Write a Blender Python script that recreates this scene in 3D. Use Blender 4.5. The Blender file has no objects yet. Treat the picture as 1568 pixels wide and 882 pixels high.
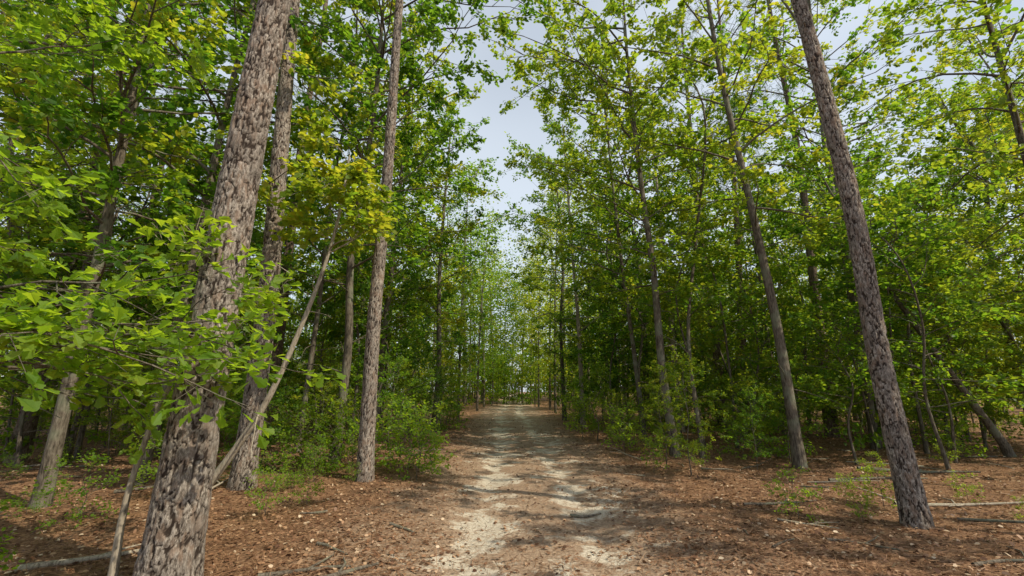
import bpy, math, random
import numpy as np
from mathutils import Vector, noise as mnoise
rs = np.random.RandomState(7)
scene = bpy.context.scene

# ------------------------------------------------------------------ terrain
def cx(y): return 0.12 + 0.22*np.sin(np.asarray(y)*0.13)
def gh(x, y):
    x = np.asarray(x, float); y = np.asarray(y, float)
    h = 0.025*np.sin(1.9*x+0.7*y)+0.025*np.sin(1.5*y-1.3*x+2)+0.06*np.sin(.33*x+.21*y)+0.04*np.sin(.5*y-.27*x+1)
    d = x-cx(y)
    p = np.exp(-(d/1.9)**4)
    h = h*(1-.75*p) - 0.07*p - 0.035*(np.exp(-((np.abs(d)-.73)/.24)**2))
    return h + 0.010*np.clip(y-20, 0, 100)
def ghf(x, y): return float(gh(x, y))

# ------------------------------------------------------------------ materials
def newmat(name):
    m = bpy.data.materials.new(name); m.use_nodes = True
    nt = m.node_tree; nt.nodes.clear()
    return m, nt, nt.nodes, nt.links
def ramp(N, stops):
    r = N.new('ShaderNodeValToRGB'); e = r.color_ramp.elements
    while len(e) < len(stops): e.new(0.5)
    for i, (p, c) in enumerate(stops):
        e[i].position = p; e[i].color = (c[0], c[1], c[2], 1)
    return r
def math_(N, L, op, a, b=None, clamp=False):
    m = N.new('ShaderNodeMath'); m.operation = op; m.use_clamp = clamp
    for i, v in enumerate((a, b)):
        if v is None: continue
        if isinstance(v, (int, float)): m.inputs[i].default_value = v
        else: L.new(v, m.inputs[i])
    return m.outputs[0]
def mixc(N, L, f, a, b, mode='MIX'):
    m = N.new('ShaderNodeMix'); m.data_type = 'RGBA'; m.blend_type = mode
    for s, v in ((m.inputs[0], f), (m.inputs[6], a), (m.inputs[7], b)):
        if isinstance(v, (int, float)): s.default_value = v
        elif isinstance(v, tuple): s.default_value = (*v, 1)
        else: L.new(v, s)
    return m.outputs[2]
def noise_(N, L, vec, scale, detail=4, rough=.55):
    n = N.new('ShaderNodeTexNoise'); n.inputs['Scale'].default_value = scale
    n.inputs['Detail'].default_value = detail; n.inputs['Roughness'].default_value = rough
    if vec is not None: L.new(vec, n.inputs['Vector'])
    return n
def mapr(N, L, v, a, b, c=0., d=1.):
    m = N.new('ShaderNodeMapRange'); m.interpolation_type = 'SMOOTHSTEP'
    L.new(v, m.inputs[0])
    for i, x in enumerate((a, b, c, d)): m.inputs[i+1].default_value = x
    return m.outputs[0]

def leaf_mat(name, stops, tstops, trans=.45, objw=.45):
    m, nt, N, L = newmat(name)
    at = N.new('ShaderNodeAttribute'); at.attribute_name = 'rnd'
    f = at.outputs['Fac']
    if objw > 0:
        oi = N.new('ShaderNodeObjectInfo')
        f = math_(N, L, 'ADD', math_(N, L, 'MULTIPLY', f, 1-objw), math_(N, L, 'MULTIPLY', oi.outputs['Random'], objw))
    r1 = ramp(N, stops); L.new(f, r1.inputs[0])
    r2 = ramp(N, tstops); L.new(f, r2.inputs[0])
    p = N.new('ShaderNodeBsdfPrincipled'); L.new(r1.outputs[0], p.inputs['Base Color'])
    p.inputs['Roughness'].default_value = .5; p.inputs['Specular IOR Level'].default_value = .25
    t = N.new('ShaderNodeBsdfTranslucent'); L.new(r2.outputs[0], t.inputs['Color'])
    mx = N.new('ShaderNodeMixShader'); mx.inputs[0].default_value = trans
    L.new(p.outputs[0], mx.inputs[1]); L.new(t.outputs[0], mx.inputs[2])
    o = N.new('ShaderNodeOutputMaterial'); L.new(mx.outputs[0], o.inputs[0])
    return m
GS = [(0, (.025, .072, .013)), (.35, (.05, .115, .016)), (.7, (.10, .168, .018)), (1, (.20, .20, .022))]
GT = [(0, (.10, .28, .02)), (.35, (.28, .50, .025)), (.7, (.56, .64, .032)), (1, (.84, .69, .045))]
M_leaf = leaf_mat('leaf_green', GS, GT, .52, .42)
M_leafF = leaf_mat('distant_leaf_green', GS, GT, .52, 0.)
M_oak = leaf_mat('oak_leaf_green',
    [(0, (.05, .12, .018)), (.5, (.105, .19, .022)), (1, (.18, .25, .026))],
    [(0, (.27, .50, .02)), (.5, (.52, .74, .028)), (1, (.78, .82, .04))], .5)
M_needle = leaf_mat('pine_needle_green',
    [(0, (.04, .09, .02)), (1, (.10, .15, .035))],
    [(0, (.12, .2, .03)), (1, (.25, .33, .05))], .3)
M_litter = leaf_mat('dry_leaf_brown',
    [(0, (.085, .04, .024)), (.3, (.195, .098, .054)), (.6, (.325, .182, .105)), (.85, (.45, .295, .185)), (1, (.58, .46, .34))],
    [(0, (.1, .05, .02)), (1, (.4, .22, .09))], .1, 0.0)

def bark(name, dark, mid, light, sc=9., zs=.35, bump=.6, lichen=0.0):
    m, nt, N, L = newmat(name)
    tc = N.new('ShaderNodeTexCoord'); mp = N.new('ShaderNodeMapping')
    mp.inputs['Scale'].default_value = (1, 1, zs); L.new(tc.outputs['Object'], mp.inputs[0])
    fine = noise_(N, L, mp.outputs[0], sc*2.2, 4, .65)
    big = noise_(N, L, tc.outputs['Object'], 2.3, 2)
    fv = math_(N, L, 'ADD', math_(N, L, 'MULTIPLY', fine.outputs[0], .75), math_(N, L, 'MULTIPLY', big.outputs[0], .25))
    r = ramp(N, [(.36, dark), (.47, mid), (.66, light)]); L.new(fv, r.inputs[0]); c3 = r.outputs[0]
    if lichen:
        c3 = mixc(N, L, mapr(N, L, big.outputs[0], .5, .62, 0, lichen), c3, (.17, .19, .13))
    bp = N.new('ShaderNodeBump'); bp.inputs['Strength'].default_value = bump; bp.inputs['Distance'].default_value = .03
    L.new(fine.outputs[0], bp.inputs['Height'])
    p = N.new('ShaderNodeBsdfPrincipled'); L.new(c3, p.inputs['Base Color']); p.inputs['Roughness'].default_value = .9
    p.inputs['Specular IOR Level'].default_value = .2
    L.new(bp.outputs[0], p.inputs['Normal'])
    o = N.new('ShaderNodeOutputMaterial'); L.new(p.outputs[0], o.inputs[0])
    return m
M_barkG = bark('grey_hardwood_bark', (.035, .028, .022), (.105, .086, .066), (.21, .18, .145), 16, .22, .6, .5)
M_barkP = bark('pine_bark_rough', (.038, .027, .021), (.13, .093, .07), (.25, .195, .155), 12, .4, .8)
M_pale = bark('pale_bark', (.12, .10, .075), (.28, .235, .185), (.42, .37, .30), 20, .2, .35, .3)

m, nt, N, L = newmat('pine_bark_plates'); M_barkN = m
at = N.new('ShaderNodeAttribute'); at.attribute_name = 'crack'
tc = N.new('ShaderNodeTexCoord'); mp = N.new('ShaderNodeMapping'); mp.inputs['Scale'].default_value = (1, 1, .4)
L.new(tc.outputs['Object'], mp.inputs[0])
f1 = noise_(N, L, mp.outputs[0], 46, 5, .75); f2 = noise_(N, L, mp.outputs[0], 16, 3, .6); f3 = noise_(N, L, tc.outputs['Object'], 2.1, 3)
c = mixc(N, L, mapr(N, L, f1.outputs[0], .40, .64), (.125, .10, .083), (.43, .375, .33))
c = mixc(N, L, mapr(N, L, f2.outputs[0], .48, .62, 0, .6), c, (.23, .152, .11))
c = mixc(N, L, mapr(N, L, f3.outputs[0], .45, .6, 0, .45), c, (.15, .13, .115))
c = mixc(N, L, mapr(N, L, at.outputs['Fac'], .05, .78), (.036, .025, .02), c)
bp = N.new('ShaderNodeBump'); bp.inputs['Strength'].default_value = 1.; bp.inputs['Distance'].default_value = .018
L.new(f1.outputs[0], bp.inputs['Height'])
p = N.new('ShaderNodeBsdfPrincipled'); L.new(c, p.inputs['Base Color']); p.inputs['Roughness'].default_value = .9
p.inputs['Specular IOR Level'].default_value = .2; L.new(bp.outputs[0], p.inputs['Normal'])
o = N.new('ShaderNodeOutputMaterial'); L.new(p.outputs[0], o.inputs[0])

# ground
m, nt, N, L = newmat('forest_floor'); M_ground = m
ge = N.new('ShaderNodeNewGeometry'); P = ge.outputs['Position']
sx = N.new('ShaderNodeSeparateXYZ'); L.new(P, sx.inputs[0])
sy = math_(N, L, 'MULTIPLY', math_(N, L, 'SINE', math_(N, L, 'MULTIPLY', sx.outputs[1], .13)), .22)
dx = math_(N, L, 'ABSOLUTE', math_(N, L, 'SUBTRACT', math_(N, L, 'SUBTRACT', sx.outputs[0], .12), sy))
nb = noise_(N, L, P, .9, 2, .6); nm = noise_(N, L, P, 3.2, 3, .65); nf = noise_(N, L, P, 28, 4, .7); nv = noise_(N, L, P, 110, 1, .7)
edge = math_(N, L, 'ADD', dx, math_(N, L, 'MULTIPLY', math_(N, L, 'SUBTRACT', nb.outputs[0], .5), 2.6))
edge = math_(N, L, 'ADD', edge, math_(N, L, 'MULTIPLY', math_(N, L, 'SUBTRACT', nm.outputs[0], .5), 1.3))
pathm = mapr(N, L, edge, 2.8, 1.4)
rut = math_(N, L, 'ABSOLUTE', math_(N, L, 'SUBTRACT', dx, .66))
rv = math_(N, L, 'ADD', rut, math_(N, L, 'MULTIPLY', math_(N, L, 'SUBTRACT', nb.outputs[0], .46), 3.2))
rv = math_(N, L, 'ADD', rv, math_(N, L, 'MULTIPLY', math_(N, L, 'SUBTRACT', nm.outputs[0], .5), 2.8))
sand = mapr(N, L, rv, .46, .02)
sand = math_(N, L, 'MULTIPLY', sand, pathm)
sand = math_(N, L, 'MULTIPLY', sand, mapr(N, L, nf.outputs[0], .30, .5, .3, .92))
lit = ramp(N, [(.28, (.072, .038, .024)), (.42, (.175, .09, .05)), (.55, (.30, .172, .098)), (.72, (.44, .29, .18))])
L.new(nf.outputs[0], lit.inputs[0])
litd = mixc(N, L, mapr(N, L, nm.outputs[0], .42, .62, 0, .55), lit.outputs[0], (.12, .07, .044))
pr = ramp(N, [(.3, (.18, .12, .083)), (.5, (.315, .225, .16)), (.7, (.46, .35, .26))]); L.new(nf.outputs[0], pr.inputs[0])
sr = ramp(N, [(.3, (.43, .37, .295)), (.7, (.66, .595, .50))]); L.new(nv.outputs[0], sr.inputs[0])
c = mixc(N, L, math_(N, L, 'MULTIPLY', pathm, .85), litd, pr.outputs[0])
c = mixc(N, L, sand, c, sr.outputs[0])
bp = N.new('ShaderNodeBump'); bp.inputs['Strength'].default_value = .8; bp.inputs['Distance'].default_value = .03
L.new(nf.outputs[0], bp.inputs['Height'])
p = N.new('ShaderNodeBsdfPrincipled'); L.new(c, p.inputs['Base Color']); p.inputs['Roughness'].default_value = .95
p.inputs['Specular IOR Level'].default_value = .15; L.new(bp.outputs[0], p.inputs['Normal'])
o = N.new('ShaderNodeOutputMaterial'); L.new(p.outputs[0], o.inputs[0])

# ------------------------------------------------------------------ mesh builder
class MB:
    def __init__(s): s.V = []; s.LV = []; s.LT = []; s.MI = []; s.R = []; s.n = 0
    def add(s, v, f, mi, rnd=None):
        f = np.asarray(f); s.V.append(np.asarray(v, float)); s.LV.append((f+s.n).ravel())
        s.LT.append(np.full(len(f), f.shape[1])); s.MI.append(np.full(len(f), mi) if np.isscalar(mi) else mi)
        s.R.append(np.zeros(len(f)) if rnd is None else rnd); s.n += len(v)
    def mesh(s, name, mats, smooth=True):
        V = np.concatenate(s.V); LV = np.concatenate(s.LV).astype(np.int32); LT = np.concatenate(s.LT).astype(np.int32)
        me = bpy.data.meshes.new(name)
        me.vertices.add(len(V)); me.vertices.foreach_set('co', V.astype(np.float32).ravel())
        me.loops.add(len(LV)); me.loops.foreach_set('vertex_index', LV)
        me.polygons.add(len(LT))
        me.polygons.foreach_set('loop_start', np.concatenate([[0], np.cumsum(LT)[:-1]]).astype(np.int32))
        me.polygons.foreach_set('material_index', np.concatenate(s.MI).astype(np.int32))
        me.update(calc_edges=True)
        if smooth:
            me.polygons.foreach_set('use_smooth', (np.concatenate(s.MI) == 0))
        a = me.attributes.new('rnd', 'FLOAT', 'FACE'); a.data.foreach_set('value', np.concatenate(s.R).astype(np.float32))
        for mm in mats: me.materials.append(mm)
        me.validate()
        return me
def nrm(a): return a/(np.linalg.norm(a, axis=-1, keepdims=True)+1e-9)
def tube(mb, pts, rad, sides=6, mi=0):
    pts = np.asarray(pts, float); n = len(pts)
    t = nrm(np.gradient(pts, axis=0))
    ref = np.array([1., 0, 0]) if abs(t[:, 0]).mean() < .7 else np.array([0, 0, 1.])
    u = nrm(np.cross(t, ref)); w = np.cross(t, u)
    a = np.arange(sides)*2*np.pi/sides
    V = pts[:, None]+np.asarray(rad)[:, None, None]*(np.cos(a)[None, :, None]*u[:, None]+np.sin(a)[None, :, None]*w[:, None])
    i = np.arange(n-1)[:, None]*sides; j = np.arange(sides)[None]; k = (j+1) % sides
    F = np.stack([i+j, i+k, i+sides+k, i+sides+j], -1).reshape(-1, 4)
    mb.add(V.reshape(-1, 3), F, mi)
def twigs(mb, A, B, r, mi=0):
    t = nrm(B-A); ref = np.where(np.abs(t[:, 2:3]) < .8, np.array([[0, 0, 1.]]), np.array([[1., 0, 0]]))
    u = nrm(np.cross(t, ref)); w = np.cross(t, u); n = len(A)
    a = np.arange(3)*2*np.pi/3
    off = np.cos(a)[None, :, None]*u[:, None]+np.sin(a)[None, :, None]*w[:, None]
    V = np.concatenate([A[:, None]+off*r, B[:, None]+off*r*.4], 1).reshape(-1, 3)
    b = np.arange(n)[:, None]*6
    F = np.concatenate([b+np.array([[0, 1, 4, 3]]), b+np.array([[1, 2, 5, 4]]), b+np.array([[2, 0, 3, 5]])], 0)
    mb.add(V, F, mi)
def half(o, fold=.12):
    o = np.array(o); n = len(o)
    top = [(x, y, abs(y)*fold*2-.12*x*x) for x, y in o]
    bot = [(x, -y, abs(y)*fold*2-.12*x*x) for x, y in o]
    return np.array(top+bot), [list(range(n)), [n+i for i in range(n)][::-1]]
T_dia = (np.array([(0, 0, 0), (.5, .38, .03), (1, 0, -.12), (.5, -.38, .03)]), [[0, 1, 2, 3]])
T_hex = (np.array([(0, .03, 0), (.3, .28, .04), (.75, .30, .0), (1, .04, -.12), (.8, -.27, .0), (.35, -.31, .04)]), [[0, 5, 4, 3, 2, 1]])
T_oval = half([(0, 0), (.25, .2), (.55, .29), (.82, .2), (1, 0)], .2)
T_oak = half([(0, 0), (.22, .05), (.42, .15), (.55, .23), (.62, .18), (.74, .33), (.86, .31), (.90, .20), (1, .12), (1.02, 0)], .15)
T_needle = (np.array([(0, -.02, 0), (0, .02, 0), (1, .012, -.1), (1, -.012, -.1)]), [[0, 1, 2, 3]])
def leafgeo(P, D, Nn, S, T):
    D = nrm(D); Y = nrm(np.cross(Nn, D)); Z = np.cross(D, Y)
    tv, tf = T
    V = P[:, None]+S[:, None, None]*(tv[None, :, 0, None]*D[:, None]+tv[None, :, 1, None]*Y[:, None]+tv[None, :, 2, None]*Z[:, None])
    n = len(P); m = len(tv)
    b = (np.arange(n)*m)[:, None]
    F = np.concatenate([b+np.array([f]) for f in tf], 0)
    return V.reshape(-1, 3), F
def leaves(mb, P, D, Nn, S, T, mi=1, rnd=None):
    V, F = leafgeo(P, D, Nn, S, T)
    if rnd is None: rnd = np.random.rand(len(P))
    mb.add(V, F, mi, np.tile(rnd, len(T[1])))

def smooth_path(pts, n=18):
    pts = np.array(pts, float); t = np.linspace(0, 1, len(pts)); tt = np.linspace(0, 1, n)
    if len(pts) < 3: return np.stack([np.interp(tt, t, pts[:, i]) for i in range(3)], 1)
    P = np.vstack([2*pts[0]-pts[1], pts, 2*pts[-1]-pts[-2]]); out = []
    for q in tt:
        s = q*(len(pts)-1); i = min(int(s), len(pts)-2); f = s-i
        p0, p1, p2, p3 = P[i], P[i+1], P[i+2], P[i+3]
        out.append(.5*((2*p1)+(-p0+p2)*f+(2*p0-5*p1+4*p2-p3)*f*f+(-p0+3*p1-3*p2+p3)*f**3))
    return np.array(out)

def grow(name, seed, trunk, r0, cs, nl, spread, leafS=.125, T=T_hex, nsub=6, ntw=5, nlf=13, rtop=.25, barkm=None, leafm=None,
         needle=False, extra=(), top_el=55, low_el=12, flare=1.35, sides=10, shape=.5, bare=0, limbonly=False, tw=True, tip=False, thick=.0045):
    R = np.random.RandomState(seed); np.random.seed(seed)
    barkm = barkm or M_barkG; leafm = leafm or M_leaf
    mb = MB(); tp = smooth_path(trunk, 22); H = tp[-1, 2]
    if not limbonly:
        h = tp[:, 2]/H; rad = r0*(1-(1-rtop)*h**.9)
        rad = rad*(1+(flare-1)*np.exp(-tp[:, 2]/.25))
        q = tp.copy(); q[0, 2] -= .25
        tube(mb, q, rad, sides)
    lim = []
    g = R.rand()*6.28
    for i in range(nl):
        f = (i+R.rand())/nl; z = cs+(H*.985-cs)*f
        prof = (math.sin(math.pi*min(1, (f*.85+.15)))**shape)*(.55+.6*R.rand())
        g += 2.4+R.uniform(-.5, .5)
        el = math.radians(low_el+(top_el-low_el)*f+R.uniform(-12, 12))
        lim.append((z, g, el, max(.5, spread*prof), True))
    for e in extra: lim.append((*e, True))
    for i in range(bare):
        z = cs*R.uniform(.3, 1); lim.append((z, R.rand()*6.28, math.radians(R.uniform(-10, 35)), R.uniform(.4, 1.4), False))
    TA = []; TB = []
    for (z, az, el, Ln, leafy) in lim:
        p0 = np.array([np.interp(z, tp[:, 2], tp[:, k]) for k in range(3)])
        d = np.array([math.cos(az)*math.cos(el), math.sin(az)*math.cos(el), math.sin(el)])
        pts = [p0]; n = 6
        for k in range(n):
            d = d+R.normal(0, .13, 3)+np.array([0, 0, -.03 if leafy else -.06]); d /= np.linalg.norm(d); pts.append(pts[-1]+d*Ln/n)
        pts = np.array(pts); rl = max(.008, min(r0*.38, .011*Ln+.004)*(1-.3*z/H))
        tube(mb, pts, np.linspace(rl, rl*.25, n+1), 5)
        if not leafy: continue
        ns = max(3, int(nsub*Ln/spread+.5))
        for k in range(ns):
            f = .22+.78*(k+R.rand())/ns; s = f*n; i0 = min(int(s), n-1); fr = s-i0
            a = pts[i0]*(1-fr)+pts[i0+1]*fr; dl = nrm(pts[i0+1]-pts[i0])
            sd = (-1 if k % 2 else 1)*R.uniform(.4, 1.15)
            if k == ns-1: sd = 0; a = pts[-1]
            c, si = math.cos(sd), math.sin(sd)
            d2 = np.array([dl[0]*c-dl[1]*si, dl[0]*si+dl[1]*c, dl[2]*.6+R.normal(0, .2)]); d2 = nrm(d2)
            L2 = (.28*Ln+.3)*(1.15-.5*f)*R.uniform(.7, 1.25)
            q = [a]
            for _ in range(3):
                d2 = nrm(d2+R.normal(0, .18, 3)); q.append(q[-1]+d2*L2/3)
            q = np.array(q); tube(mb, q, np.linspace(rl*.35, .003, 4), 3)
            nt_ = max(2, int(ntw*R.uniform(.6, 1.3)))
            for _ in range(nt_):
                f2 = R.uniform(.2, 1)*3; i1 = min(int(f2), 2); fr2 = f2-i1
                a2 = q[i1]*(1-fr2)+q[i1+1]*fr2
                d3 = nrm(d2+R.normal(0, .75, 3)*np.array([1, 1, .5])); l3 = R.uniform(.2, .5)*(L2*.5+.45)
                TA.append(a2); TB.append(a2+d3*l3)
    TA = np.array(TA); TB = np.array(TB)
    if len(TA):
        if tw: twigs(mb, TA, TB, thick)
        n = len(TA); k = nlf; idx = np.repeat(np.arange(n), k); D = nrm(TB-TA)[idx]
        if needle:
            f = R.uniform(.55, 1.05, n*k)
            Dn = nrm(D*.7+R.normal(0, .65, (n*k, 3)))
            leaves(mb, TA[idx]+(TB-TA)[idx]*f[:, None], Dn, R.normal(0, 1, (n*k, 3)), leafS*R.uniform(.8, 1.15, n*k), T_needle, 1,
                   np.clip(np.repeat(R.rand(n), k)*.6+R.rand(n*k)*.4, 0, 1))
        else:
            f = R.uniform(.15, 1.05, n*k)
            if tip: f = np.where(R.rand(n*k) < .7, R.uniform(.82, 1.02, n*k), f)
            Dl = nrm(D+R.normal(0, .75, (n*k, 3))*np.array([1, 1, .45])+np.array([0, 0, -.12]))
            Nn = np.array([0, 0, 1.])+R.normal(0, .5, (n*k, 3))
            jit = .03 if tip else .055
            leaves(mb, TA[idx]+(TB-TA)[idx]*f[:, None]+R.normal(0, jit, (n*k, 3)), Dl, Nn, leafS*R.uniform(.6, 1.25, n*k), T, 1,
                   np.clip(np.repeat(R.rand(n), k)*.5+R.rand(n*k)*.5, 0, 1))
    return mb.mesh(name, [barkm, leafm])

def put(me, name, x, y, rz=0, s=1, parent=None, z=None, single=True, tilt=(0, 0)):
    if me.users > 0 and single: me = me.copy()
    o = bpy.data.objects.new(name, me); scene.collection.objects.link(o)
    o.location = (x, y, (ghf(x, y) if z is None else z)); o.rotation_euler = (tilt[0], tilt[1], rz)
    o.scale = (s, s, s) if not isinstance(s, tuple) else s
    if parent: o.parent = parent
    return o

# ------------------------------------------------------------------ ground sheet
n = 420; u = np.linspace(-1, 1, n)
gx = np.sinh(u*5.2)/np.sinh(5.2)*420; v = np.linspace(-.62, 1, n); gy = 6+np.sinh(v*5.2)/np.sinh(5.2)*420
X, Y = np.meshgrid(gx, gy); Z = gh(X, Y)
V = np.stack([X, Y, Z], -1).reshape(-1, 3)
i = np.arange(n-1)[:, None]*n; j = np.arange(n-1)[None]
F = np.stack([i+j, i+j+1, i+n+j+1, i+n+j], -1).reshape(-1, 4)
mb = MB(); mb.add(V, F, 0); put(mb.mesh('forest_floor', [M_ground]), 'forest_ground', 0, 0, z=0)

# ------------------------------------------------------------------ near pines with real bark plates
def pine_trunk(name, base, pts, r0, rtop, seed, crown=True, dens=1.0, zlim=9., plate=7.5, depth=.02):
    bx, by = base
    tp = smooth_path(pts, 60); H = tp[-1, 2]
    rows = int(600*dens); cols = int(108*dens)
    zz = np.concatenate([np.linspace(-.3, zlim, rows), np.linspace(zlim, H, 20)[1:]])
    A = np.arange(cols)*2*np.pi/cols
    cxp = np.interp(zz, tp[:, 2], tp[:, 0]); cyp = np.interp(zz, tp[:, 2], tp[:, 1])
    rad = (r0+(rtop-r0)*np.clip(zz, 0, None)/H)*(1+.22*np.exp(-np.clip(zz, 0, None)/.35))
    V = np.zeros((len(zz), cols, 3)); C = np.zeros((len(zz), cols))
    for a_i, z in enumerate(zz):
        for b_i, an in enumerate(A):
            r = rad[a_i]; ca, sa = math.cos(an), math.sin(an)
            x, y = ca*r, sa*r
            if z <= zlim:
                q = Vector((x*plate*1.3+seed, y*plate*1.3, z*plate*.52))
                w = mnoise.noise_vector(q*1.1)*.55+mnoise.noise_vector(q*3.5)*.25
                d = mnoise.voronoi(q+w)[0]; e = min(1, (d[1]-d[0])*6.0); e = e*e*(3-2*e)
                k1 = mnoise.noise(q*5); k2 = mnoise.noise(q*.8)
                k3 = mnoise.noise(Vector((q.x*3.2, q.y*3.2, q.z*1.3)))
                e = max(e, min(.8, max(0, (k2-.2)*3)))
                e = min(1., max(0., e+1.0*min(0, k3+.1)))
                disp = depth*(e-.6)+depth*(.25*k1+.4*k2+.3*k3)
            else: e = .7; disp = 0
            f = 1+(disp)/r
            V[a_i, b_i] = (cxp[a_i]+x*f, cyp[a_i]+y*f, z); C[a_i, b_i] = e
    nr = len(zz); i = np.arange(nr-1)[:, None]*cols; j = np.arange(cols)[None]; k = (j+1) % cols
    F = np.stack([i+j, i+k, i+cols+k, i+cols+j], -1).reshape(-1, 4)
    mb = MB(); mb.add(V.reshape(-1, 3), F, 0)
    me = mb.mesh(name+'_trunk', [M_barkN])
    at = me.attributes.new('crack', 'FLOAT', 'POINT'); at.data.foreach_set('value', C.ravel().astype(np.float32))
    e = bpy.data.objects.new(name, None); scene.collection.objects.link(e); e.location = (bx, by, ghf(bx, by))
    t = bpy.data.objects.new('trunk', me); scene.collection.objects.link(t); t.parent = e
    if crown:
        cm = grow(name+'_crown', seed, [tuple(q) for q in tp[::8]]+[tuple(tp[-1])], r0, H*.77, 15, 2.1, leafS=.2, nsub=5, ntw=5, nlf=9, needle=True,
                  barkm=M_barkP, leafm=M_needle, limbonly=True, bare=6, low_el=5, top_el=50)
        c_ = bpy.data.objects.new('crown', cm); scene.collection.objects.link(c_); c_.parent = e
    return e
pine_trunk('pine_tree', (-2.95, 4.35), [(0, 0, 0), (.06, 0, 2.), (.14, .0, 4), (.25, 0, 6.2), (.55, .1, 13), (.7, .1, 19)], .215, .02, 3, plate=9.5, depth=.016)
pine_trunk('pine_tree', (4.85, 5.94), [(0, 0, 0), (-.10, 0, 2), (-.10, 0, 4), (-.24, 0, 6), (-.42, 0, 8), (-.8, .1, 12), (-1, .2, 17)], .132, .04, 11, dens=.8, zlim=8.5, plate=13, depth=.014)
pine_trunk('pine_tree', (-4.51, 8.15), [(0, 0, 0), (0.05, 0, 3), (-.05, 0, 6), (-.17, 0, 9.8), (-.2, 0, 14), (-.1, .1, 19)], .18, .06, 21, dens=.75, zlim=10.5, plate=9.5, depth=.016)
pine_trunk('pine_tree', (-2.64, 8.7), [(0, 0, 0), (-.02, 0, 3), (.05, 0, 6), (.07, 0, 10.3), (.2, 0, 17)], .14, .04, 31, dens=.65, zlim=10.5, plate=12, depth=.013)

# ------------------------------------------------------------------ hand placed hardwoods
def kt(name, seed, x, y, offs, r0, cs, nl, spread, **kw):
    me = grow(name, seed, [(0, 0, 0)]+list(offs), r0, cs, nl, spread, **kw)
    return put(me, name, x, y)
PI = math.pi
kt('sweetgum_tree', 101, 6.5, 10.9, [(-.1, 0, 3), (-.35, 0, 6.), (-.75, 0, 10), (-.9, 0, 13), (-1, 0, 16)], .13, 5, 32, 3.0, bare=4, nlf=10)
kt('oak_tree', 102, 13.1, 16.9, [(-.1, 0, 5), (-.1, 0, 10), (.0, 0, 16), (.1, 0, 19)], .24, 7, 34, 4., bare=8, nlf=10)
kt('sweetgum_tree', 103, 4.3, 12.6, [(-.2, 0, 2.2), (-.25, 0, 5.), (-.45, 0, 8), (-.6, 0, 12), (-.6, 0, 15)], .125, 4.2, 36, 3.0, bare=5, nlf=12,
   extra=[(6.5, PI, .5, 2.8), (7.5, PI+.2, .5, 3.2), (9, PI+.4, .5, 3.8), (10.2, PI-.3, .5, 4.0), (11.4, PI+.1, .45, 4.2), (12.3, PI+.5, .4, 4.), (12.8, PI-.4, .4, 4.), (13.2, PI, .4, 4.2), (10.8, PI+.3, .3, 4.2)])
kt('birch_tree', 104, 6.6, 18.5, [(-.1, 0, 5), (-.2, 0, 9), (-.3, 0, 14)], .13, 4.5, 34, 2.9, barkm=M_pale)
kt('pine_tree', 105, 9.0, 20, [(-.1, 0, 5), (-.3, 0, 10), (-.2, 0, 20)], .2, 11, 26, 2.8, needle=True, leafS=.24, nlf=12, barkm=M_barkP, leafm=M_needle, bare=8)
kt('birch_tree', 106, 3.4, 22.5, [(-.1, 0, 5), (-.3, 0, 9), (-.6, 0, 16)], .13, 4, 40, 3.5, barkm=M_pale, extra=[(10, PI, .4, 3.4), (12, PI+.3, .4, 3.4), (13.5, PI-.2, .4, 3.0)])
kt('sweetgum_tree', 107, 2.9, 26, [(-.1, 0, 5), (.1, 0, 9), (-.2, 0, 15)], .13, 2.5, 40, 3.4)
kt('sweetgum_tree', 108, -3.9, 10.6, [(.1, 0, 2.5), (.0, 0, 5), (.3, 0, 9), (.3, 0, 14.5)], .11, 4., 42, 3.2, bare=5,
   extra=[(7, .1, .5, 3.0), (8.2, -.5, .55, 3.6), (9.3, .3, .5, 3.3), (10.4, -.1, .45, 3.8), (9.8, -.9, .5, 3.7), (6, -.3, .4, 2.6), (11.5, -.3, .4, 4.2), (12.3, .2, .4, 3.6), (12.6, -.6, .35, 4.4), (13.2, -.2, .3, 4.4), (13.5, -.75, .3, 4.8)])
kt('oak_tree', 109, 12.6, 12.1, [(-1.1, 0, 2.), (-2.6, .1, 5.1), (-3.6, .2, 8)], .10, 4.2, 18, 2.2, bare=5, nlf=10)
kt('oak_sapling', 110, -4.75, 7.4, [(.5, 0, .75), (.97, 0, 1.65), (1.5, 0, 3.3), (1.75, 0, 4.5), (1.85, 0, 5.7)], .06, 4.0, 9, .9, bare=5, barkm=M_pale)
kt('oak_sapling', 111, -3.42, 4.35, [(-.02, 0.03, .7), (.06, 0.1, 1.4), (.22, .3, 2.3), (.35, .4, 3.0)], .034, 2.6, 3, .4, barkm=M_pale, T=T_oak, leafm=M_oak, nlf=4)
kt('sweetgum_tree', 112, -6.9, 7.2, [(.05, 0, 2), (.1, 0, 5), (0, 0, 12)], .11, 2.6, 44, 3.2)
kt('sweetgum_tree', 113, 9.6, 8.0, [(.05, 0, 2), (.3, 0, 5), (.3, 0, 12)], .10, 5.0, 28, 2.8, nlf=9)
kt('sweetgum_tree', 115, -4.4, 15.2, [(.1, 0, 3), (.3, 0, 7), (.6, 0, 15)], .12, 3.6, 40, 3.2, bare=4)
kt('oak_tree', 116, -3.2, 19.5, [(.1, 0, 3), (.0, 0, 7), (.3, 0, 14.5)], .13, 3.2, 40, 3.3, bare=4)
kt('oak_tree', 117, 4.4, 15.8, [(-.2, 0, 3), (-.5, 0, 7), (-.9, 0, 15)], .09, 3.6, 38, 3., bare=4, extra=[(9, PI, .5, 3.4), (11, PI+.4, .5, 3.4), (12, PI-.4, .4, 3.2), (13.5, PI, .4, 3.2)])
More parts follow.
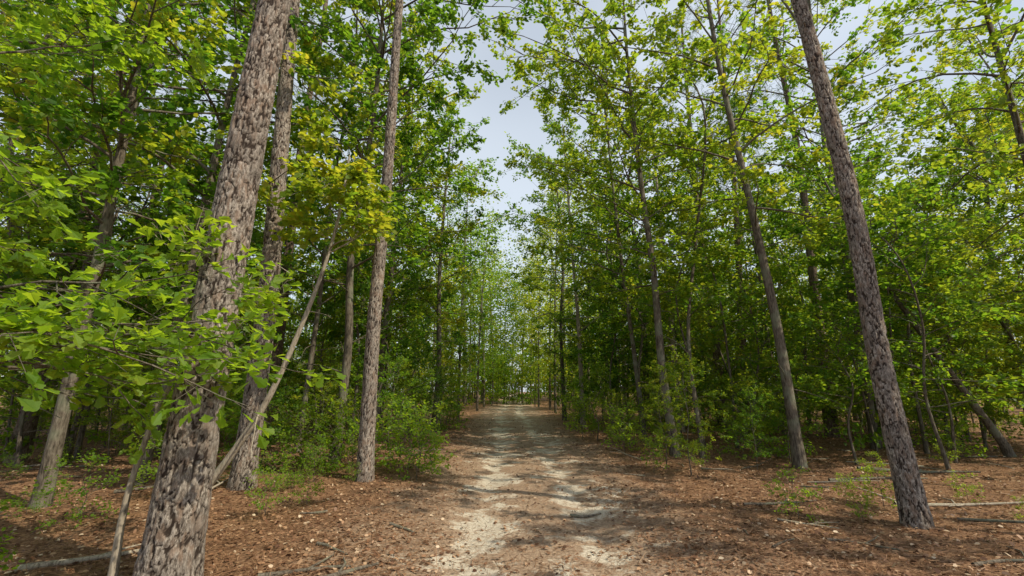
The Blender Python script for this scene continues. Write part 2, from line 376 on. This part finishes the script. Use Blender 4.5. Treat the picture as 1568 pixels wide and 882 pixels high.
kt('oak_tree', 118, -8.6, 5.2, [(.05, 0, 2), (.1, 0, 5), (0, 0, 10)], .12, 2.6, 38, 3.2, T=T_oak, leafm=M_oak, tip=True)
kt('sweetgum_tree', 120, 8.4, 4.0, [(.1, 0, 3), (.2, 0, 7), (.1, 0, 13)], .10, 5.0, 17, 2.5, bare=2, nlf=12)  # added to dapple the sun on the ground; trunk stands outside the frame
kt('sweetgum_tree', 121, 7.8, -1.2, [(.1, 0, 3), (.2, 0, 7), (.1, 0, 11)], .10, 3.8, 12, 2.2, bare=2, nlf=12)  # unseen tree behind the camera, added for its broken shadow, crown kept gappy
kt('sweetgum_tree', 122, 12.2, 1.0, [(.1, 0, 3), (.2, 0, 7), (.1, 0, 13)], .10, 5.0, 14, 2.5, bare=2, nlf=12)  # unseen tree out to the right, added to break up the sunlight
# young oak reaching in from the left
kt('oak_tree', 114, -4.95, 3.2, [(.05, .1, 2), (-.1, .1, 4), (-.4, .2, 7)], .06, 2.9, 20, 1.4, T=T_oak, leafm=M_oak, leafS=.115, nsub=6, ntw=5, nlf=8, tip=True, thick=.003,
   extra=[(1.95, .15, .06, 2.6), (1.85, .5, .06, 2.2), (2.15, -.02, .06, 2.5), (2.3, .35, .08, 2.1), (1.9, -.2, .05, 1.9), (2.45, -.3, .1, 1.7), (2.05, .3, .05, 2.3)])

# ------------------------------------------------------------------ tree library
def wob(H, R, a=.35):
    return [(0, 0, 0)]+[(R.uniform(-a, a)*k/3, R.uniform(-a, a)*k/3, H*k/4) for k in range(1, 5)]
R = np.random.RandomState(5)
def mkbig(k, T, nlf):
    Rk = np.random.RandomState(50+k)
    return grow('hardwood_%d' % k, 200+k, wob(Rk.uniform(13, 17), Rk, .5), Rk.uniform(.07, .17), Rk.uniform(2.8, 5), 36, Rk.uniform(2.9, 3.5), leafS=.125 if T is T_hex else .15,
            T=T, nlf=nlf, bare=5, sides=8, tw=False)
bigN = [mkbig(k, T_hex, 14) for k in range(4)]; bigF = [mkbig(k, T_dia, 12) for k in range(2, 7)]; bigS = [mkbig(k, T_hex, 8) for k in range(7, 10)]
und = [grow('understory_%d' % k, 300+k, wob(R.uniform(4.5, 7.5), R, .4), R.uniform(.03, .05), R.uniform(.5, 1.4), 24, R.uniform(1.6, 2.1), leafS=.115,
            nlf=12, nsub=5, ntw=4, sides=6, tw=False) for k in range(5)]
pole = [grow('pole_%d' % k, 350+k, wob(R.uniform(8, 12), R, .8), R.uniform(.035, .065), R.uniform(2.5, 4.5), 26, R.uniform(1.3, 1.9), leafS=.12,
            nlf=11, nsub=5, ntw=4, sides=6, tw=False, bare=5) for k in range(4)]
pin = [grow('pine_%d' % k, 400+k, wob(R.uniform(17, 22), R, .3), R.uniform(.14, .22), R.uniform(10, 12), 24, 2.7, leafS=.28, nlf=9, needle=True,
            barkm=M_barkP, leafm=M_needle, bare=10, sides=8, tw=False) for k in range(3)]
shr = [grow('shrub_%d' % k, 500+k, wob(R.uniform(.7, 1.3), R, .1), .015, .08, 12, .6, leafS=.085, T=T_hex, nsub=3, ntw=3, nlf=8, sides=5, leafm=M_oak, flare=1) for k in range(4)]

taken = [(-2.95, 4.35), (4.85, 5.94), (-4.51, 8.15), (-2.64, 8.7), (6.5, 10.9), (13.1, 16.9), (4.3, 12.6), (6.6, 18.5), (9, 20), (3.4, 22.5), (2.9, 26), (-3.9, 10.6),
         (12.6, 12.1), (-5.25, 8.6), (-6.9, 7.2), (9.6, 8.), (-4.95, 3.2), (-4.4, 15.2), (-3.2, 19.5), (4.4, 15.8), (-8.6, 5.2), (8.4, 4)]
def free(x, y, d):
    for a, b in taken:
        if (a-x)**2+(b-y)**2 < d*d: return False
    return True
def spots(cnt, xr, yr, d, hw, cond=None):
    c = 0; tries = 0; out = []
    while c < cnt and tries < cnt*40:
        tries += 1
        x = R.uniform(*xr); y = R.uniform(*yr)
        if abs(x-.1) < hw or not free(x, y, d*R.uniform(.4, 1.4)): continue
        if cond and not cond(x, y): continue
        taken.append((x, y)); c += 1; out.append((x, y))
    return out
def scatter(cnt, xr, yr, lib, name, d, hw, sc=(.8, 1.15), cond=None):
    for x, y in spots(cnt, xr, yr, d, hw, cond):
        s = R.uniform(*sc); l = lib if isinstance(lib, list) else lib(x, y)
        w_ = s*R.uniform(.85, 1.1)
        put(l[R.randint(len(l))], name, x, y, R.rand()*6.28, (w_, w_, s*R.uniform(.92, 1.08)), tilt=tuple(R.normal(0, .04, 2)))
infr = lambda x, y: (x*x+y*y > 49) and abs(x) < 1.2*y+5
biglib = lambda x, y: bigS if (x > 4 and y < 13) else (bigN if y < 15 else bigF)
scatter(28, (-22, 22), (8.5, 27), biglib, 'sweetgum_tree', 2.0, 4.4, cond=infr)
scatter(9, (-22, 22), (9, 27), pin, 'pine_tree', 1.8, 4.2, cond=infr)
sapc = lambda x, y: infr(x, y) and not (x > 0 and y < 12 and x < 8)
scatter(50, (-20, 20), (8.5, 27), und, 'sapling_tree', 1.0, 3.1, cond=sapc)
scatter(20, (5, 22), (12, 27), und, 'sapling_tree', 1.0, 3.1, cond=sapc)
scatter(44, (-19, 19), (10, 26), pole, 'slender_tree', .8, 3.0, cond=sapc)
scatter(50, (-20, 20), (11., 25), und, 'sapling_tree', .7, 2.7, sc=(.38, .62), cond=lambda x, y: infr(x, y))
scatter(30, (-20, 20), (9.5, 17), und, 'sapling_tree', .5, 3.0, sc=(.22, .42), cond=lambda x, y: infr(x, y))

# distant forest : one realised mesh (trunks + leaf clumps)
def far_tree(mb, x, y, H, cs, spread, nl, ncl, k, leafS, r0, needle=False):
    z0 = ghf(x, y); ox, oy = R.uniform(-.9, .9, 2)
    pts = np.array([[x+ox*t*t, y+oy*t*t, z0-.2+H*t] for t in np.linspace(0, 1, 7)])
    tube(mb, pts, np.linspace(r0, r0*.2, 7), 6)
    f = (np.arange(nl)+R.rand(nl))/nl; z = cs+(H-cs)*f
    Ln = spread*np.sin(np.pi*np.minimum(1, f*.85+.15))**.5*R.uniform(.5, 1.15, nl); az = R.rand(nl)*6.28
    el = np.radians(8+40*f)
    t = (np.arange(ncl)+R.rand(nl, ncl))/ncl*.85+.18
    px = x+ox*(z/H)**2; py = y+oy*(z/H)**2
    C = np.stack([px[:, None]+np.cos(az)[:, None]*Ln[:, None]*t, py[:, None]+np.sin(az)[:, None]*Ln[:, None]*t,
                  z0+z[:, None]+np.sin(el)[:, None]*Ln[:, None]*t], -1).reshape(-1, 3)
    n = len(C); P = np.repeat(C, k, 0)+R.normal(0, 1, (n*k, 3))*np.array([.38, .38, .16])*(spread/3.)
    D = R.normal(0, 1, (n*k, 3))*np.array([1, 1, .4]); Nn = np.array([0, 0, 1.])+R.normal(0, .55, (n*k, 3))
    tv = R.rand()*.55
    rn = np.clip(tv+np.repeat(R.rand(n), k)*.3+R.rand(n*k)*.25, 0, 1)
    Vv, Ff = leafgeo(P, D, Nn, leafS*R.uniform(.6, 1.2, n*k), T_dia)
    mb.add(Vv, Ff, 2 if needle else 1, rn)
fm = MB()
for (x, y) in [(-3.2, 28), (2.9, 31.5), (-2.6, 35), (3.0, 37), (-2.5, 42), (2.5, 44), (-2.0, 49), (2.0, 50), (-.9, 53), (1.2, 55), (-2.6, 56), (3, 57), (0, 59)]:
    taken.append((x, y)); far_tree(fm, x, y, R.uniform(15, 17), 2.2, 3.4, 38, 5, 17, .19 if y < 45 else .25, .11)
for x, y in [(-1.6, 50), (.2, 52), (1.6, 51), (-.6, 54), (2.4, 50), (-2.4, 51), (.9, 56), (-2, 46), (2.2, 45), (-.3, 49)]: far_tree(fm, x, y, R.uniform(3, 5.5), .2, 1.8, 22, 4, 12, .2, .05)
for x, y in spots(90, (-48, 48), (27, 62), 2.2, 3.2, infr): far_tree(fm, x, y, R.uniform(13, 18), R.uniform(2, 5), R.uniform(2.8, 3.6), 30, 5, 12, .23 if y < 42 else .29, R.uniform(.09, .17))
for x, y in spots(30, (-40, 40), (27, 62), 1.8, 3.4, infr): far_tree(fm, x, y, R.uniform(17, 21), 11, 2.4, 18, 4, 14, .2, R.uniform(.14, .2), True)
for x, y in spots(190, (-46, 46), (23, 62), 1.1, 2.7, infr): far_tree(fm, x, y, R.uniform(2.5, 7.5), .3, R.uniform(1.6, 2.3), 18, 4, 10, .2, .05)
for x, y in spots(100, (-80, 80), (60, 90), 2.4, 0): far_tree(fm, x, y, R.uniform(15, 19), 1.5, 4.2, 24, 4, 9, .48, .16)
for x, y in spots(120, (-75, 75), (58, 78), 1.2, 0): far_tree(fm, x, y, R.uniform(4, 8), .2, 2.6, 14, 4, 9, .42, .06)
put(fm.mesh('distant_forest', [M_barkG, M_leafF, M_needle]), 'distant_forest', 0, 0, z=0)

# shrubs and seedlings
for (x, y, s) in [(-2.0, 9.3, .8), (-1.75, 8.9, .6), (-3.3, 10., .9), (-3.6, 9.5, .7), (-3.1, 9.2, .5), (-4.6, 4.1, .5), (-2.3, 9.8, .8), (-4.3, 9.9, .8), (-3.3, 6.6, .35), (-3.0, 7.2, .3),
                  (-1.9, 9.8, .8), (-3.5, 8.6, .4), (2.5, 17, .8), (2.8, 19, 1.), (3.3, 13.4, .6), (-3.8, 7.8, .4), (-5.4, 7.6, .6), (-5.6, 6.4, .5), (-6.4, 9.5, 1.1), (-5.2, 10, 1.)]:
    put(shr[R.randint(4)], 'leafy_shrub', x, y, R.rand()*6, s)
for k in range(150):
    y = R.uniform(6, 30); x = R.uniform(2.6, 20)*(1 if R.rand() < .5 else -1)
    if abs(x) > 1.2*y+2: continue
    put(shr[R.randint(4)], 'leafy_shrub', x, y, R.rand()*6, R.uniform(.3, 1.2) if y > 12 else R.uniform(.15, .4))

# ------------------------------------------------------------------ litter, needles, sticks
mb = MB(); n = 95000
rr = 2.5+26*np.random.rand(n)**1.5; aa = np.random.uniform(-1.05, 1.05, n)
x = rr*np.sin(aa); y = rr*np.cos(aa)
dd = np.abs(x-cx(y))
keep = (dd > 1.6+.5*np.sin(y*2.1)+np.random.normal(0, .45, n)) | (np.random.rand(n) < np.where(np.abs(dd-.7) > .32, .25, .08))
x, y, rr = x[keep], y[keep], rr[keep]; n = len(x)
P = np.stack([x, y, gh(x, y)+.006+.018*np.random.rand(n)], 1)
D = np.random.normal(0, 1, (n, 3))*np.array([1, 1, .22]); Nn = np.array([0, 0, 1.])+np.random.normal(0, .35, (n, 3))
leaves(mb, P, D, Nn, np.random.uniform(.02, .056, n)*(1+rr*.02), T_hex, 0, np.random.rand(n)**1.6)
n = 130000; rr = 2.5+13*np.random.rand(n)**1.3; aa = np.random.uniform(-1.05, 1.05, n); x = rr*np.sin(aa); y = rr*np.cos(aa)
keep = (np.abs(x-cx(y)) > 1.2) | (np.random.rand(n) < .35); x, y = x[keep], y[keep]; n = len(x)
P = np.stack([x, y, gh(x, y)+.005+.026*np.random.rand(n)], 1)
D = np.random.normal(0, 1, (n, 3))*np.array([1, 1, .1])
TN = (T_needle[0]*np.array([1, .9, 1]), T_needle[1])
leaves(mb, P, D, np.array([0, 0, 1.])+np.random.normal(0, .3, (n, 3)), np.random.uniform(.08, .17, n), TN, 0, np.random.rand(n)*.6+.12)
put(mb.mesh('leaf_litter', [M_litter], smooth=False), 'leaf_litter', 0, 0, z=0)

def stick(x, y, ang, Ln, r, rise=0):
    mb = MB(); k = 9; pts = []; a = ang; px, py = x, y
    for t in range(k):
        pts.append((px-x, py-y, ghf(px, py)+r*.8+rise*t/k)); a += R.normal(0, .12); px += math.cos(a)*Ln/k; py += math.sin(a)*Ln/k
    tube(mb, pts, np.linspace(r, r*.4, k), 7)
    if Ln > .7:
        p = np.array(pts[4]); tube(mb, [p, p+np.array([math.cos(ang+.7)*.2, math.sin(ang+.7)*.2, .03]), p+np.array([math.cos(ang+.9)*.38, math.sin(ang+.9)*.38, .02])], [r*.5, r*.35, r*.2], 5)
    put(mb.mesh('fallen_stick', [M_pale if R.rand() < .4 else M_barkG]), 'fallen_stick', x, y, z=0)
for s in [(-2.3, 4.6, .35, .9, .026), (-1.85, 4.3, .9, .9, .032), (-1.4, 4.5, .2, .6, .02), (-2.1, 5.4, -.5, .6, .02), (-4.6, 4.7, .2, 1.3, .035), (.8, 6.8, -.2, .5, .025), (3.3, 7., .1, 1.3, .024), (5.6, 7.2, .3, 2.2, .034),
          (6.0, 9.2, .1, 2.5, .035), (-1.5, 6.1, -.3, .5, .022), (7.5, 10.5, -.2, 2.6, .045), (-6.5, 8, .3, 1.8, .035), (2.6, 5., .8, .6, .014), (4.2, 4.6, .2, 1.2, .02), (3.4, 5.4, -.3, .8, .016)]:
    stick(*s)
for k in range(90):
    y = R.uniform(4.5, 22); x = R.uniform(2.2, 14)*(1 if R.rand() < .6 else -1)
    stick(x, y, R.rand()*6.28, R.uniform(.3, 1.8), R.uniform(.007, .024), R.uniform(0, .2))

# ------------------------------------------------------------------ light, sky, camera
el = math.radians(47); az = math.radians(117)   # azimuth clockwise from +Y
to = Vector((math.sin(az)*math.cos(el), math.cos(az)*math.cos(el), math.sin(el)))
sd = bpy.data.lights.new('sun', 'SUN'); sd.energy = 5; sd.angle = math.radians(.5); sd.color = (1, .91, .70)
so = bpy.data.objects.new('sun', sd); scene.collection.objects.link(so); so.rotation_euler = (-to).to_track_quat('-Z', 'Y').to_euler()
w = bpy.data.worlds.new('World'); scene.world = w; w.use_nodes = True
nt = w.node_tree; bg = nt.nodes['Background']; sk = nt.nodes.new('ShaderNodeTexSky'); sk.sky_type = 'NISHITA'; sk.sun_disc = False
sk.sun_elevation = el; sk.sun_rotation = az; sk.dust_density = 1.5; sk.air_density = 1.0
tc = nt.nodes.new('ShaderNodeTexCoord'); mp = nt.nodes.new('ShaderNodeMapping'); mp.inputs['Scale'].default_value = (1, 1, 1.4)
nt.links.new(tc.outputs['Generated'], mp.inputs[0])
cn = noise_(nt.nodes, nt.links, mp.outputs[0], 1.6, 2, .45)
cl = mapr(nt.nodes, nt.links, cn.outputs[0], .35, .65, .36, .5)
col = mixc(nt.nodes, nt.links, cl, sk.outputs[0], (11.0, 11.8, 12.4))
nt.links.new(col, bg.inputs[0]); bg.inputs[1].default_value = .115
cd = bpy.data.cameras.new('camera'); cd.lens = 16; cd.sensor_width = 36; cd.clip_end = 1500; cd.clip_start = .05
co = bpy.data.objects.new('camera', cd); scene.collection.objects.link(co); co.location = (0, 0, 1.6); co.rotation_euler = (math.radians(102.8), 0, 0)
scene.camera = co
scene.view_settings.view_transform = 'Standard'; scene.view_settings.look = 'None'; scene.view_settings.exposure = 0
